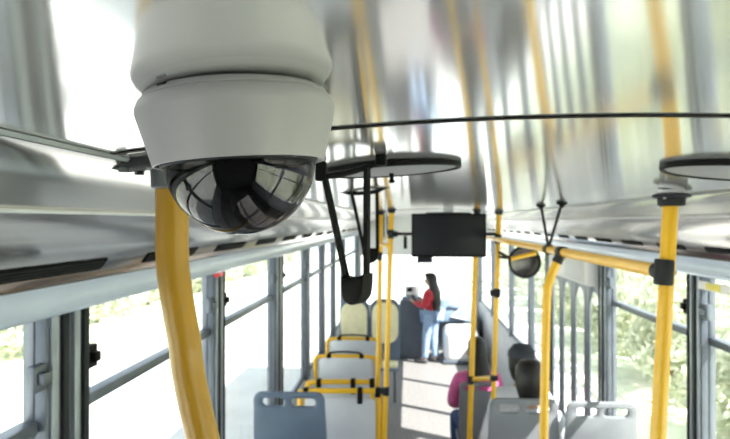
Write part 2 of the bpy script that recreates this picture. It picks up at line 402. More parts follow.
# ------------------------------------------------------------------ grab poles
def flange(parent, top, r=.03, mt='iron', bolts=True):
    x, y, z = top
    MB().lathe([(r * .8, .004), (r, .0), (r, -.005), (r * .74, -.008), (r * .72, -.022), (r * .62, -.026)], top, None, 28).build('ceiling_flange', mt, parent)
    if bolts:
        for k in range(4):
            a = math.pi / 4 + k * math.pi / 2
            MB().cyl((x + r * .86 * math.cos(a), y + r * .86 * math.sin(a), z - .010), (x + r * .86 * math.cos(a), y + r * .86 * math.sin(a), z), .0035, 8).build('bolt', 'alu_light', parent)
def clamp(parent, c, d1, d2, r=.0225, L=.032):
    c = Vector(c); d1 = Vector(d1).normalized(); d2 = Vector(d2).normalized()
    m = MB().tube([c - d1 * L, c - d1 * (L - .004), c + d1 * (L - .004), c + d1 * L], [r * .93, r, r, r * .93], 18)
    m.tube([c, c + d2 * (r + .020), c + d2 * (r + .024)], [r * .9, r * .9, r * .82], 18)
    o = m.build('clamp', 'rubber', parent)
    s = d1.cross(d2); MB().cyl(c + s * (r - .002), c + s * (r + .004), .005, 8).build('clamp_bolt', 'iron', o)
    return o
# near left pole: bends towards the aisle
YN = .68
path = [atY(172, 180, YN), atY(172, 222, YN), atY(172.5, 262, YN), atY(176.5, 295, YN), atY(184, 338, YN), atY(203, 439, YN)]
e = path[-1]; path += [e + Vector((.12, 0, -.45)), e + Vector((.14, 0, -.62)), e + Vector((.145, 0, -1.0)), Vector((e.x + .145, YN, .0))]
pl = thing('grab_pole', (path[-1].x, YN, 0), 'shade-darkened yellow grab pole with a bend beside the dome camera', 'grab pole', 'yellow grab poles')
MB().tube(smooth_path(path, 8), .0176, 24).build('pole', 'yellow_shaded', pl)
MB().lathe([(.034, 0), (.034, .006), (.012, .008)], (path[-1].x, YN, 0), None, 24).build('foot_flange', 'iron', pl)
t0 = path[0]
MB().lathe([(.019, -.010), (.022, -.008), (.023, .010), (.027, .012), (.027, .020)], t0, None, 24).build('socket', 'iron', pl)
pz = hceil(t0.x) - .006
R = Euler((0, math.radians(-7), math.radians(4))).to_matrix()
a = atY(139, 158, YN)
MB().box((a.x + .018, YN, a.z - .002), (.085, .05, .016), R, .005).build('mounting_plate', 'rubber', pl)
for k in (-.020, .02):
    MB().cyl((a.x - .008, YN + k, a.z - .017), (a.x - .008, YN + k, a.z - .004), .0055, 6).build('bolt', 'iron', pl)

# right pole with tee clamp and the long handrail
YR = 1.54
a, b = atY(671, 196, YR), atY(658, 439, YR)
dirp = (b - a).normalized(); foot = a + dirp * (a.z / -dirp.z)
top = Vector((a.x - dirp.x * .0, YR, hceil(a.x)))
pr = thing('grab_pole', foot, 'yellow grab pole at right edge with black tee clamp', 'grab pole', 'yellow grab poles')
MB().tube([Vector((a.x, YR, hceil(a.x) - .01)), a + dirp * .02, foot], .0175, 20).build('pole', 'yellow', pr)
flange(pr, Vector((a.x + .001, YR, hceil(a.x) - .012)), .042, 'rubber')
MB().lathe([(.03, 0), (.026, -.014), (.022, -.014)], (a.x, YR, hceil(a.x)), None, 24).build('spacer', 'seat_white', pr)
MB().lathe([(.034, 0), (.034, .006), (.018, .010)], foot, None, 24).build('foot_flange', 'iron', pr)
rail0 = atY(664, 272, YR)
clamp(pr, rail0, dirp, (0, 1, 0), .0225, .030)
XRAIL, ZRAIL = rail0.x, rail0.z
YA = atX(497, 240, XRAIL).y; YE = atX(562, 252, XRAIL).y
rl = thing('handrail', (XRAIL, (YR + YA) / 2, ZRAIL), 'long yellow overhead handrail along right side of the aisle', 'handrail')
MB().tube([(XRAIL, YR + .03, ZRAIL), (XRAIL, YA + 2.6, ZRAIL)], .017, 18).build('rail', 'yellow', rl)
# rod hangers carrying the rail
for yh in (atX(548, 246, XRAIL).y,):
    hg = thing('rail_hanger', (XRAIL, yh, ZRAIL), 'pair of thin dark rods hanging the right handrail from ceiling', 'rail hanger')
    pa, pb = atX(541, 207, XRAIL), atX(562, 208, XRAIL); pa.z = pb.z = hceil(XRAIL) - .001
    for q, base in ((pa, .004), (pb, .02)):
        MB().tube([q, Vector((XRAIL, yh - base, ZRAIL + .012))], .0062, 10).build('rod', 'rubber', hg)
        MB().lathe([(.022, .003), (.022, -.004), (.010, -.012), (.007, -.02)], q, None, 16).build('rod_cap', 'black', hg)
    MB().tube([(XRAIL, yh - .035, ZRAIL), (XRAIL, yh + .02, ZRAIL)], .021, 16).build('rail_ring', 'rubber', hg)
# pole dropping from the handrail through an elbow
a = Vector((XRAIL, YE, ZRAIL)); YP = YE
pts = [a + Vector((-.004, 0, -.02)), atY(556, 264, YP), atY(549.5, 282, YP), atY(546.5, 305, YP), atY(543.5, 439, YP)]
dd = (pts[-1] - pts[-2]).normalized(); pts.append(pts[-1] + dd * (pts[-1].z / -dd.z))
pe = thing('grab_pole', pts[-1], 'yellow grab pole curving down from the overhead handrail elbow', 'grab pole', 'yellow grab poles')
MB().tube(smooth_path(pts, 6), .0172, 18).build('pole', 'yellow', pe)
MB().lathe([(.034, 0), (.034, .006), (.018, .010)], pts[-1], None, 24).build('foot_flange', 'iron', pe)
clamp(pe, a, (0, 1, 0), (pts[1] - a), .0225, .036)
# two far poles on the right of the aisle and the bar between them
def far_pole(label, ptop, pmid, Y, r=.0172, clamps=()):
    d_ = (pmid - ptop).normalized(); ft = pmid + d_ * (pmid.z / -d_.z)
    o = thing('grab_pole', ft, label, 'grab pole', 'yellow grab poles')
    MB().tube([ptop, pmid, ft], r, 16).build('pole', 'yellow', o)
    flange(o, Vector((ptop.x, ptop.y, hceil(ptop.x))), .034, 'rubber', False)
    MB().lathe([(.034, 0), (.034, .006), (.018, .010)], ft, None, 20).build('foot_flange', 'iron', o)
    for q, dv in clamps: clamp(o, q, d_, dv, .0225, .03)
    return o, d_
pt = atY(499, 214, YA); pt.z = hceil(pt.x)
far_pole('yellow grab pole right of the black monitor', pt, atY(495.5, 330, YA), YA, clamps=((atY(498, 239, YA), (0, -1, 0)), (atY(497, 293, YA), (-1, 0, .0))))
YB = YA + .30
pt2 = atY(477, 215, YB); pt2.z = hceil(pt2.x)
far_pole('thin yellow grab pole in front of the pink-jacketed passenger', pt2, atY(469.5, 439, YB), YB, .020, clamps=((atY(471, 380, YB), (1, .2, 0)),))
o = thing('guard_bar', atY(484, 379, YB), 'short yellow bar between two poles behind pink-jacketed passenger', 'guard bar')
MB().tube([atY(473, 379, YB), atY(496, 378, YA)], .017, 16).build('bar', 'yellow', o)
MB().lathe([(.021, -.02), (.021, .02)], atY(494, 378, YA - .01), frame_z((1, .3, 0)), 16).build('collar', 'rubber', o)

# pole cluster left of the monitor
YC = YA
pA = atY(391.5, 205, YC); pA.z = hceil(pA.x)
oA, dA = far_pole('yellow grab pole left of the black monitor', pA, atY(384.5, 439, YC), YC, .0178, clamps=((atY(391, 234, YC), (1, 0, 0)), (atY(386, 391, YC), (-1, 0, 0))))
YD = YC + .38
pB = atY(381, 210, YD); pB.z = hceil(pB.x)
far_pole('yellow grab pole behind the hanging straps on the left', pB, atY(378, 382, YD), YD, .0176, clamps=((atY(379.5, 256, YD), (-1, 0, 0)),))
q0 = atY(389, 246, YC)
rl2 = thing('handrail', q0, 'yellow overhead handrail running forward from left grab poles', 'handrail')
MB().tube([q0, q0 + Vector((-.10, .5, 0)), q0 + Vector((-.12, 3.4, 0))], .016, 14).build('rail', 'yellow', rl2)
for k in (.9, 1.9, 2.9): MB().tube([q0 + Vector((-.12, k + .4, .3)), q0 + Vector((-.12, k + .4, 0))], .008, 10).build('hanger_rod', 'rubber', rl2)

# ------------------------------------------------------------------ monitor and round mirror
YM = YA - .06
p0, p1 = atY(411.5, 257, YM), atY(486, 213.5, YM)
mc = (p0 + p1) / 2; wd, ht = p1.x - p0.x, p1.z - p0.z
tv = thing('monitor', (mc.x, YM, p1.z), 'black flat monitor hanging across the bus aisle', 'monitor')
Mz = Matrix.Translation((mc.x, YM, mc.z)) @ Matrix(((1, 0, 0, 0), (0, 0, -1, 0), (0, 1, 0, 0), (0, 0, 0, 1)))
MB().plate([rr(-wd / 2, -ht / 2, wd / 2, ht / 2, .008)], .035, Mz, .003).build('casing', 'black', tv)
MB().b2((mc.x - wd / 2 + .012, YM - .0195, mc.z - ht / 2 + .018), (mc.x + wd / 2 - .012, YM - .0165, mc.z + ht / 2 - .012), .001).build('screen', 'screen', tv)
MB().b2((mc.x - .15, YM + .018, p1.z - .1), (mc.x + .15, YM + .05, p1.z + .01), .004).build('rear_plate', 'iron', tv)
MB().b2((mc.x - .035, YM + .02, p1.z - .02), (mc.x + .035, YM + .045, hceil(mc.x)), .003).build('ceiling_bracket', 'seat_white', tv)
for xa, xb, yy in ((atY(392, 234, YM).x, p0.x + .02, 234), (p1.x - .02, atY(497, 234, YM).x, 234)):
    z = atY(450, yy, YM).z
    MB().tube([(xa, YM + .03, z), (xb, YM + .03, z)], .010, 12).build('side_arm', 'black', tv)
MB().b2((atY(403.5, 250, YM).x, YM + .02, atY(400, 249, YM).z), (atY(407, 250, YM).x, YM + .04, atY(400, 236, YM).z), .002).build('cable_box', 'black', tv)

YI = YA - .25
c = atY(524.5, 262, YI); rm = 15.5 * YI / F
mr = thing('convex_mirror', c, 'round convex mirror in a dark rim beside the handrail', 'mirror')
d_ = Vector((-.45, -1, -.05)).normalized(); R = frame_z(d_)
MB().lathe([(rm * math.sin(a) / math.sin(.55), (math.cos(a) - math.cos(.55)) * rm / math.sin(.55) * .8) for a in [.55 - .55 * i / 10 for i in range(10)]] + [(0, (1 - math.cos(.55)) * rm / math.sin(.55) * .8)], c, R, 48).build('mirror_glass', 'mirror', mr, sharp=80)
MB().lathe([(rm * .97, .006), (rm, .009), (rm * 1.05, .004), (rm * 1.05, -.008), (rm * .9, -.02), (rm * .3, -.035)], c, R, 48).build('rim', 'rubber', mr)
pj = atY(498, 254, YA)
MB().tube([c - d_ * .03, c - d_ * .07, Vector((pj.x, pj.y, c.z + .02))], .009, 10).build('bracket_arm', 'black', mr)
MB().tube([atY(511, 259, YI - .07), atY(536, 253, YI - .05)], .0135, 14).build('reflected_rail', 'yellow', mr)  # solid bar standing in for the handrail's reflection in the mirror
MB().tube([atY(511, 259, YI - .07), atY(499, 252, YA)], .010, 10).build('bar_arm', 'black', mr)

# ------------------------------------------------------------------ hand straps
def strap(label, bl, br, lt, rt, lb_, rb_, grip_top, grip_bot, wleg):
    """bl,br: ends of the top bar; lt/rt leg tops; lb_/rb_ leg bottoms; grip is the solid closed bottom"""
    base = (lb_ + rb_) / 2
    o = thing('hand_strap', (base.x, base.y, grip_bot), label, 'hand strap', 'black hanging hand straps')
    MB().tube(smooth_path([bl, lt + Vector((0, 0, .002)), (lt + rt) / 2 + Vector((0, 0, -.001)), rt, br], 6), wleg * .62, 12).build('top_bar', 'black', o)
    for e_ in (bl, br):
        MB().b2((e_.x - .008, e_.y - .008, e_.z - .006), (e_.x + .008, e_.y + .008, max(hceil(e_.x), e_.z + .008)), .003).build('ceiling_bracket', 'black', o)
    X = (rb_ - lb_); hw = X.length / 2; X.normalize(); N = X.cross(Vector((0, 0, 1))).normalized()
    for t_, b_ in ((lt, lb_), (rt, rb_)):
        m = MB(); P = smooth_path([t_, t_.lerp(b_, .33) , t_.lerp(b_, .7), b_], 5)
        vs = []; fs = []; n = len(P)
        for q in P:
            for sx, sy in ((-1, -1), (1, -1), (1, 1), (-1, 1)): vs.append(q + X * (sx * wleg / 2) + N * (sy * .004))
        for i in range(n - 1):
            for k in range(4): fs.append((i * 4 + k, i * 4 + (k + 1) % 4, i * 4 + 4 + (k + 1) % 4, i * 4 + 4 + k))
        fs += [(3, 2, 1, 0), tuple((n - 1) * 4 + k for k in range(4))]
        m.add(vs, fs).build('strap_leg', 'black', o)
    H = grip_top - grip_bot; g = []; w2 = hw + wleg / 2
    g = [(-w2, H), (-w2 * .98, H * .6)] + [(-w2 * .93 * math.cos(a), H * .48 - H * .48 * math.sin(a)) for a in [math.pi * i / 16 for i in range(17)]] + [(w2 * .98, H * .6), (w2, H), (w2 * .5, H * .93), (-w2 * .5, H * .93)]
    M = Matrix.Translation((base.x, base.y, grip_bot)) @ Matrix((X, Vector((0, 0, 1)), N)).transposed().to_4x4()
    MB().plate([g], .03, M, .004).build('grip', 'black', o)
    return o
Ys = .90
strap('near black hand strap loop hanging right of dome camera', atY(321, 177, Ys), atY(381, 161.5, Ys - .03), atY(325, 178, Ys), atY(367, 167, Ys - .03),
      atY(347.5, 283, Ys), atY(366.5, 281, Ys - .015), atY(355, 274, Ys).z, atY(355, 303.5, Ys).z, .0070)
Yt = 1.75
strap('farther black hand strap seen through the nearer one', atY(341, 191, Yt), atY(387, 186, Yt - .04), atY(352, 194, Yt), atY(377, 191, Yt - .02),
      atY(364, 250, Yt), atY(377.5, 250, Yt), atY(370, 247, Yt).z, atY(370, 263, Yt).z, .0095)

# ------------------------------------------------------------------ round roof vents on the ceiling
def roof_vent(px, py, r, label):
    c = on_ceil(px, py); c.z = hceil(c.x); sl = -.28 * (c.x - MID)
    R = Euler((0, -math.atan(sl), 0)).to_matrix()
    o = thing('roof_vent', c, label, 'roof vent', 'round roof vents')
    MB().lathe([(r * .90, .0), (r * .985, -.001), (r, -.003), (r, -.0085), (r * .985, -.0105), (r * .955, -.0105), (r * .95, -.009), (r * .9, -.006)], c, R, 64).build('rim', 'black', o)
    MB().lathe([(0, -.0125), (r * .5, -.0115), (r * .8, -.0095), (r * .95, -.0075), (r * .95, -.006), (0, -.003)], c, R, 64).build('lid', 'seat_grey', o)
    MB().lathe([(.004, -.010), (.0035, -.022), (.005, -.024), (.005, -.028), (.0, -.029)], c, R, 16).build('knob', 'black', o)
roof_vent(391, 166, .116, 'round dark-rimmed ceiling vent left of centre, behind hand strap')
roof_vent(742, 181.5, .118, 'round grey ceiling vent cut by right picture edge')

# ------------------------------------------------------------------ seats
def make_seat(shell, cushion, W=.43, H=.66, rail=False):
    o = link('bus_seat', None, (0, 0, 0))
    hw = W / 2
    # local: +Y forward, origin on the floor under the back of the seat
    Rm = Matrix.Translation((0, 0, .40)) @ Euler((math.radians(90 + 8), 0, 0)).to_matrix().to_4x4()
    Rm = Matrix.Translation((0, .03, .40)) @ Euler((math.radians(98), 0, 0)).to_matrix().to_4x4()
    out = [(-hw * .82, 0), (hw * .82, 0)] + [(hw * .96, H * .25), (hw, H * .6), (hw * .97, H * .86)] + [(hw * .97 - .05 + .05 * math.cos(a), H - .05 + .05 * math.sin(a)) for a in [math.pi / 2 * i / 5 for i in range(6)]]
    out = out + [(-x, y) for x, y in out[2:]][::-1]
    if rail: holes = []
    else: holes = [rr(-hw * .72, H - .085, -hw * .12, H - .035, .022), rr(hw * .06, H - .085, hw * .72, H - .035, .022)]
    MB().plate([out] + holes, .03, Rm, .008).build('backrest', shell, o)
    MB().plate([rr(-hw * .8, .06, hw * .8, H * .80, .06)], .03, Matrix.Translation((0, .028, 0)) @ Rm, .010).build('back_cushion', cushion, o)
    MB().box((0, .25, .41), (W * .96, .44, .04), Euler((math.radians(4), 0, 0)).to_matrix(), .015).build('seat_pan', shell, o)
    MB().box((0, .25, .445), (W * .90, .40, .05), Euler((math.radians(4), 0, 0)).to_matrix(), .02).build('seat_cushion', cushion, o)
    for sx in (-1, 1):
        MB().tube(smooth_path([(sx * hw * .7, .08, .40), (sx * hw * .7, .08, .2), (sx * hw * .7, .06, .0)], 4), .016, 10).build('leg', 'iron', o)
        MB().tube(smooth_path([(sx * hw * .7, .40, .40), (sx * hw * .7, .40, .2), (sx * hw * .7, .42, .0)], 4), .016, 10).build('leg', 'iron', o)
    if rail:
        zt = .40 + H * math.cos(math.radians(8)); yt = .03 - H * math.sin(math.radians(8))
        MB().tube(smooth_path([(-hw - .03, yt + .12, zt - .30), (-hw - .03, yt + .01, zt - .04), (-hw + .03, yt, zt + .005), (0, yt, zt + .01), (hw - .03, yt, zt + .005), (hw + .03, yt + .01, zt - .04), (hw + .03, yt + .12, zt - .30)], 6), .018, 12).build('grip_tube', 'yellow', o)
        MB().tube(smooth_path([(-hw * .62, yt - .02, zt + .01), (-hw * .55, yt - .03, zt + .045), (0, yt - .03, zt + .055), (hw * .55, yt - .03, zt + .045), (hw * .62, yt - .02, zt + .01)], 5), .009, 10).build('grip_handle', 'black', o)
        for sx in (-1, 1): MB().tube([(sx * hw * .6 - .02, yt, zt + .007), (sx * hw * .6 + .02, yt, zt + .007)], .0225, 12).build('grip_clamp', 'black', o)
    return o
def place(o, x, y, z, rz, label, group, sc=1):
    o.location = (x, y, z); o.rotation_euler = (0, 0, rz); o.scale = sc if isinstance(sc, tuple) else (sc, sc, sc); tag(o, label, 'seat', group)
sb = make_seat('seat_blue', 'navy')
YL1 = 3.64; pc = atY(288, 393, YL1)
pod = tag(MB().b2((XL + .002, 2.3, 0), (-.42, 4.25, pc.z - 1.065), .02).build('wheel_arch', 'wall', None, (-.7, 3.3, 0)), 'raised grey wheel arch under the blue-grey left seat', 'wheel arch')
MB().b2((-.44, 2.3, pc.z - 1.085), (-.41, 4.25, pc.z - 1.06), .005).build('edge_strip', 'yellow', pod)
place(sb, pc.x, YL1 + .09, pc.z - 1.055, 0, 'dark blue-grey seat with two handle slots at lower left', 'slotted bus seats')
h = MB().tube(smooth_path([(-.17, .05, .86), (-.20, .02, .80), (-.205, -.04, .70), (-.205, -.06, .5), (-.18, .04, .42)], 6), .011, 10).build('side_handle', 'black', sb)
sg = make_seat('seat_grey', 'dark_cloth')
YR1 = 3.70; pr1 = atY(525, 400, YR1)
place(sg, pr1.x, YR1 + .09, pr1.z - 1.055, 0, 'grey slotted seat behind the dark-haired passenger nearest camera', 'slotted bus seats', (.94, .92, 1))
def more_seat(src, x, y, z, label, rz=0, group='slotted bus seats', sc=1):
    c_ = copy_tree(src); place(c_, x, y, z, rz, label, group, sc); return c_
pr1b = atY(601, 404, YR1)
more_seat(sg, pr1.x + .425, YR1 + .05, pr1.z - 1.055, 'grey window seat at lower right beside the folding door', 0, 'slotted bus seats', (.94, .92, 1))
YR2 = 5.45; p2a = atY(472, 372, YR2); YR2B = 4.75; p2b = atY(519, 380, YR2B)
more_seat(sg, p2a.x + .05, YR2 + .06, 0, 'dark grey aisle seat holding the pink-jacketed passenger', 0, 'slotted bus seats', (.74, .95, .90))
more_seat(sg, p2b.x + .05, YR2B + .02, 0, 'grey seat holding the passenger in pale top and dark cap', 0, 'slotted bus seats', (.85, .95, .90))
pod2 = tag(MB().b2((.48, 3.5, 0), (XR, 4.26, pr1.z - 1.06), .02).build('seat_podium', 'wall', None, (.95, 4.2, 0)), 'low grey step under the two right seats nearest camera', 'step')
sw = make_seat('seat_white', 'seat_blue', .50, .66, True)
YW = atZ(344, 354, 1.07).y
place(sw, atY(346, 354, YW).x, YW, 0, 0, 'white seat back with yellow grip tube and black handle', 'white seats with yellow grips')
YW2 = atZ(350, 337, 1.07).y
more_seat(sw, atY(354, 337, YW2).x, YW2, 0, 'white yellow-gripped seat just before the cream seats', 0, 'white seats with yellow grips')
# cream-faced seats turned towards the camera
scr = make_seat('dash_blue', 'cream', .42, .84)
for ch in children(scr):
    if ch.name.startswith('back_cushion'):
        ch.data = MB().plate([rr(-.19, .28, .19, .82, .14, 8)], .05, Matrix.Translation((0, .035, 0)) @ Matrix.Translation((0, .03, .40)) @ Euler((math.radians(98), 0, 0)).to_matrix().to_4x4(), .02).mesh('back_cushion', 'cream')
    if ch.name.startswith('backrest'):
        ch.data = MB().plate([rr(-.215, 0, .215, .87, .14, 8)], .04, Matrix.Translation((0, .03, .40)) @ Euler((math.radians(98), 0, 0)).to_matrix().to_4x4(), .01).mesh('backrest', 'seat_blue')
YCR = 8.6
place(scr, atY(354, 310, YCR).x, YCR, 0, math.pi, 'cream padded seat by the left windows facing the camera', 'cream seats facing back', (.93, 1, 1))
more_seat(scr, atY(385, 310, YCR).x, YCR, 0, 'cream padded seat behind yellow poles facing the camera', math.pi, 'cream seats facing back', (.93, 1, 1))

# ------------------------------------------------------------------ white partitions with yellow frames
def partition(label, Y, pxl, pxr, py, clamps, legs=True):
    a, b = atY(pxl, py, Y), atY(pxr, py, Y)
    o = thing('partition', ((a.x + b.x) / 2, Y, 0), label, 'partition', 'white partitions in yellow frames')
    m = MB().tube(smooth_path([(a.x, Y, .05), (a.x, Y, a.z - .12), (a.x + .01, Y, a.z - .03), (a.x + .05, Y, a.z), (b.x, Y, b.z)], 6), .0185, 14)
    m.build('top_rail', 'yellow', o)
    MB().tube([(b.x - .02, Y, .0), (b.x - .02, Y, b.z)], .016, 12).build('upright', 'yellow', o)
    MB().plate([rr(a.x + .035, .22, b.x - .05, a.z - .045, .03)], .012, Matrix.Translation((0, Y, 0)) @ Matrix(((1, 0, 0, 0), (0, 0, -1, 0), (0, 1, 0, 0), (0, 0, 0, 1))), .002).build('panel', 'seat_white', o)
    for px in clamps:
        q = atY(px, py, Y); MB().b2((q.x - .018, Y - .024, q.z - .085 if px == clamps[1] else q.z - .04), (q.x + .018, Y + .024, q.z + .024), .006).build('clamp', 'black', o)
    return o
partition('nearer white partition with yellow top rail, beyond blue-grey seat', YC + .02, 300, 383, 391, (306, 360, 378))
partition('second white partition just beyond the nearer yellow rail', YC + .27, 307, 375, 382, (319, 353, 372))

# ------------------------------------------------------------------ front of the bus
YF = 11.2
m = MB().b2((XL + .05, 11.55, 0), (XR - .05, 12.25, .60), .05)
da = tag(m.build('dashboard', 'dash', None, (MID, 11.9, 0)), 'dark dashboard under the bright windscreen', 'dashboard')
q = atY(457, 311, 11.4)
Rd = Euler((math.radians(-25), 0, 0)).to_matrix()
ip = MB().box((q.x, 11.45, q.z), (.55, .06, .42), Rd, .02).build('instrument_panel', 'dash_blue', da)
MB().tube([(q.x - .12, 11.40, q.z + .12), (q.x + .12, 11.39, q.z + .10), (q.x - .10, 11.34, q.z - .10), (q.x + .16, 11.33, q.z - .13)], .03, 8).build('pale_trim', 'white', ip)
q = atY(461, 344, 10.6)
en = thing('engine_cover', (q.x, 10.6, 0), 'white rounded engine cover at the front of the aisle', 'engine cover')
MB().box((q.x, 10.75, .28), (.56, .7, .56), None, .12, 5).build('cover', 'white', en)
MB().box((q.x, 10.75, .03), (.60, .74, .06), None, .02).build('base_skirt', 'dash', en)
q = atY(412, 300, 10.95)
fb = thing('fare_console', (q.x, 10.95, 0), 'dark grey fare console in front of standing woman', 'console')
MB().box((q.x, 10.95, q.z / 2), (.42, .34, q.z), None, .03).build('body', 'dash', fb)
MB().box((q.x + .0, 10.91, q.z + .03), (.34, .26, .06), None, .02).build('top_tray', 'dash_blue', fb)
vt = thing('ticket_reader', (q.x - .02, 10.91, q.z + .06), 'small white ticket reader with dark display on the console', 'ticket reader')
MB().box((q.x - .02, 10.91, q.z + .15), (.20, .12, .18), Rd, .03, 4).build('casing', 'white', vt)
MB().box((q.x - .04, 10.87, q.z + .18), (.09, .05, .07), Rd, .006).build('display', 'screen', vt)
q = atY(425, 259, 11.9)
rv = thing('interior_mirror', q, 'dark blue-backed mirror at windscreen top below the monitor', 'mirror')
MB().box(q, (.28, .03, .15), None, .012).build('housing', 'blue_back', rv)
MB().box(q + Vector((0, -.017, 0)), (.25, .006, .12), None, .002).build('glass', 'screen', rv)
MB().tube([q + Vector((0, .01, .05)), q + Vector((0, .35, .12))], .012, 8).build('stem', 'black', rv)

# ------------------------------------------------------------------ people
def skin_mesh(name, nodes, edges, material, parent, sub=2):
    me = bpy.data.meshes.new(name); bm = bmesh.new(); lay = bm.verts.layers.skin.verify(); vs = {}
    for i, (k, (p, r)) in enumerate(nodes.items()):
        v = bm.verts.new(Vector(p)); vs[k] = v
        v[lay].radius = r if isinstance(r, tuple) else (r, r); v[lay].use_root = (k in ('pelvis', 'r0'))
    for a_, b_ in edges: bm.edges.new((vs[a_], vs[b_]))
    bm.to_mesh(me); bm.free()
    o = link(name, me, wloc(parent), parent)
    sk = o.modifiers.new('skin', 'SKIN'); sk.use_smooth_shade = True; sk.branch_smoothing = .6
    s_ = o.modifiers.new('sub', 'SUBSURF'); s_.levels = sub; s_.render_levels = sub
    me.materials.append(MT[material]); return o
def mirror_nodes(n):
    out = dict(n)
    for k, (p, r) in n.items():
        if k.endswith('_l'): out[k[:-2] + '_r'] = ((-p[0], p[1], p[2]), r)
    return out
BODY_E = [('pelvis', 'waist'), ('waist', 'chest'), ('chest', 'neck0'), ('neck0', 'neck'), ('neck', 'jaw'), ('jaw', 'head'), ('head', 'crown'), ('jaw', 'nose')]
for s_ in 'lr':
    BODY_E += [('chest', 'sh_' + s_), ('sh_' + s_, 'el_' + s_), ('el_' + s_, 'wr_' + s_), ('wr_' + s_, 'palm_' + s_), ('pelvis', 'hip_' + s_), ('hip_' + s_, 'kn_' + s_), ('kn_' + s_, 'an_' + s_), ('an_' + s_, 'toe_' + s_)]
    for f_ in range(4): BODY_E += [('palm_' + s_, 'f%da_%s' % (f_, s_)), ('f%da_%s' % (f_, s_), 'f%db_%s' % (f_, s_))]
    BODY_E += [('wr_' + s_, 'tha_' + s_), ('tha_' + s_, 'thb_' + s_)]
RAD = dict(pelvis=(.13, .10), waist=(.115, .09), chest=(.135, .10), neck0=.06, neck=.048, jaw=(.058, .066), head=(.074, .088), crown=(.055, .066), nose=.012,
           sh=.058, el=.042, wr=.027, palm=(.030, .016), hip=.085, kn=.056, an=.038, toe=.032)
def person(label, loc, rz, J, top, legs, hair_f, scale=1., shoes='shoe'):
    o = thing('person', (0, 0, 0), label, 'person')
    nodes = {}
    for k, p in J.items():
        b_ = k.split('_')[0]; nodes[k] = (p, RAD[b_])
    for s_ in 'lr':
        wv, pv = Vector(J['wr_' + s_]), Vector(J['palm_' + s_]); d_ = (pv - wv).normalized(); sd_ = Vector((1, 0, 0)) if abs(d_.x) < .7 else Vector((0, 1, 0))
        sd_ = (sd_ - d_ * sd_.dot(d_)).normalized(); dn = d_.cross(sd_)
        if dn.z > 0: dn = -dn
        for f_ in range(4):
            L = (.036, .042, .040, .032)[f_]; o_ = sd_ * ((f_ - 1.5) * .019)
            nodes['f%da_%s' % (f_, s_)] = (tuple(pv + o_ + d_ * L), .009); nodes['f%db_%s' % (f_, s_)] = (tuple(pv + o_ + d_ * (L + .018) + dn * .026), .008)
        th = sd_ * -.03 + d_ * .035
        nodes['tha_' + s_] = (tuple(wv + th), .011); nodes['thb_' + s_] = (tuple(wv + th + d_ * .035 - sd_ * .006 + dn * .01), .009)
    skin_mesh('body', nodes, BODY_E, 'skin', o)
    grow = lambda k, g: (nodes[k][0], tuple(x * g + .012 for x in (nodes[k][1] if isinstance(nodes[k][1], tuple) else (nodes[k][1],) * 2)))
    ks = ['pelvis', 'waist', 'chest', 'neck0', 'sh_l', 'sh_r', 'el_l', 'el_r', 'wr_l', 'wr_r']
    n2 = {k: grow(k, 1.38 if k in ('chest', 'neck0', 'sh_l', 'sh_r') else 1.2) for k in ks}
    skin_mesh('jacket', n2, [('pelvis', 'waist'), ('waist', 'chest'), ('chest', 'neck0')] + [e for s_ in 'lr' for e in (('chest', 'sh_' + s_), ('sh_' + s_, 'el_' + s_), ('el_' + s_, 'wr_' + s_))], top, o)
    ks = ['pelvis', 'hip_l', 'hip_r', 'kn_l', 'kn_r', 'an_l', 'an_r']
    n3 = {k: grow(k, 1.06) for k in ks}
    skin_mesh('trousers', n3, [e for s_ in 'lr' for e in (('pelvis', 'hip_' + s_), ('hip_' + s_, 'kn_' + s_), ('kn_' + s_, 'an_' + s_))], legs, o)
    for s_ in 'lr':
        a_, t_ = Vector(J['an_' + s_]), Vector(J['toe_' + s_]); d_ = (t_ - a_); d_.z = 0; d_.normalize()
        ctr = a_ + d_ * .07; Rz = frame_z((0, 0, 1)); ang = math.atan2(d_.x, d_.y)
        MB().sphere((ctr.x, ctr.y, .045), (.048, .13, .045), 16, 10, Euler((0, 0, -ang)).to_matrix()).build('shoe', shoes, o)
    hd = Vector(J['head']); jw = Vector(J['jaw']); fw = (Vector(J['nose']) - jw); fw.z = 0; fw.normalize(); sd_ = Vector((fw.y, -fw.x, 0))
    for k in (-1, 1):
        MB().sphere(hd + fw * .088 + sd_ * (k * .032) + Vector((0, 0, -.012)), .011, 10, 8).build('eye', 'eye', o)
        MB().sphere(hd + sd_ * (k * .078) + Vector((0, 0, -.02)), (.014, .02, .03), 10, 8).build('ear', 'skin', o)
    hair_f(o, hd, fw, sd_)
    o.location = loc; o.rotation_euler = (0, 0, rz); o.scale = (scale,) * 3
    return o
def loft_hair(rings, fw, sd_, n=20):
    m = MB(); vs = []
    for (c_, a_, b_) in rings:
        for k in range(n):
            q = 2 * math.pi * k / n; vs.append(c_ + sd_ * (a_ * math.cos(q)) + fw * (b_ * math.sin(q)))
    R_ = len(rings)
    fs = [(i * n + k, i * n + (k + 1) % n, (i + 1) * n + (k + 1) % n, (i + 1) * n + k) for i in range(R_ - 1) for k in range(n)] + [tuple(range(n))[::-1], tuple((R_ - 1) * n + k for k in range(n))]
    return m.add(vs, fs)
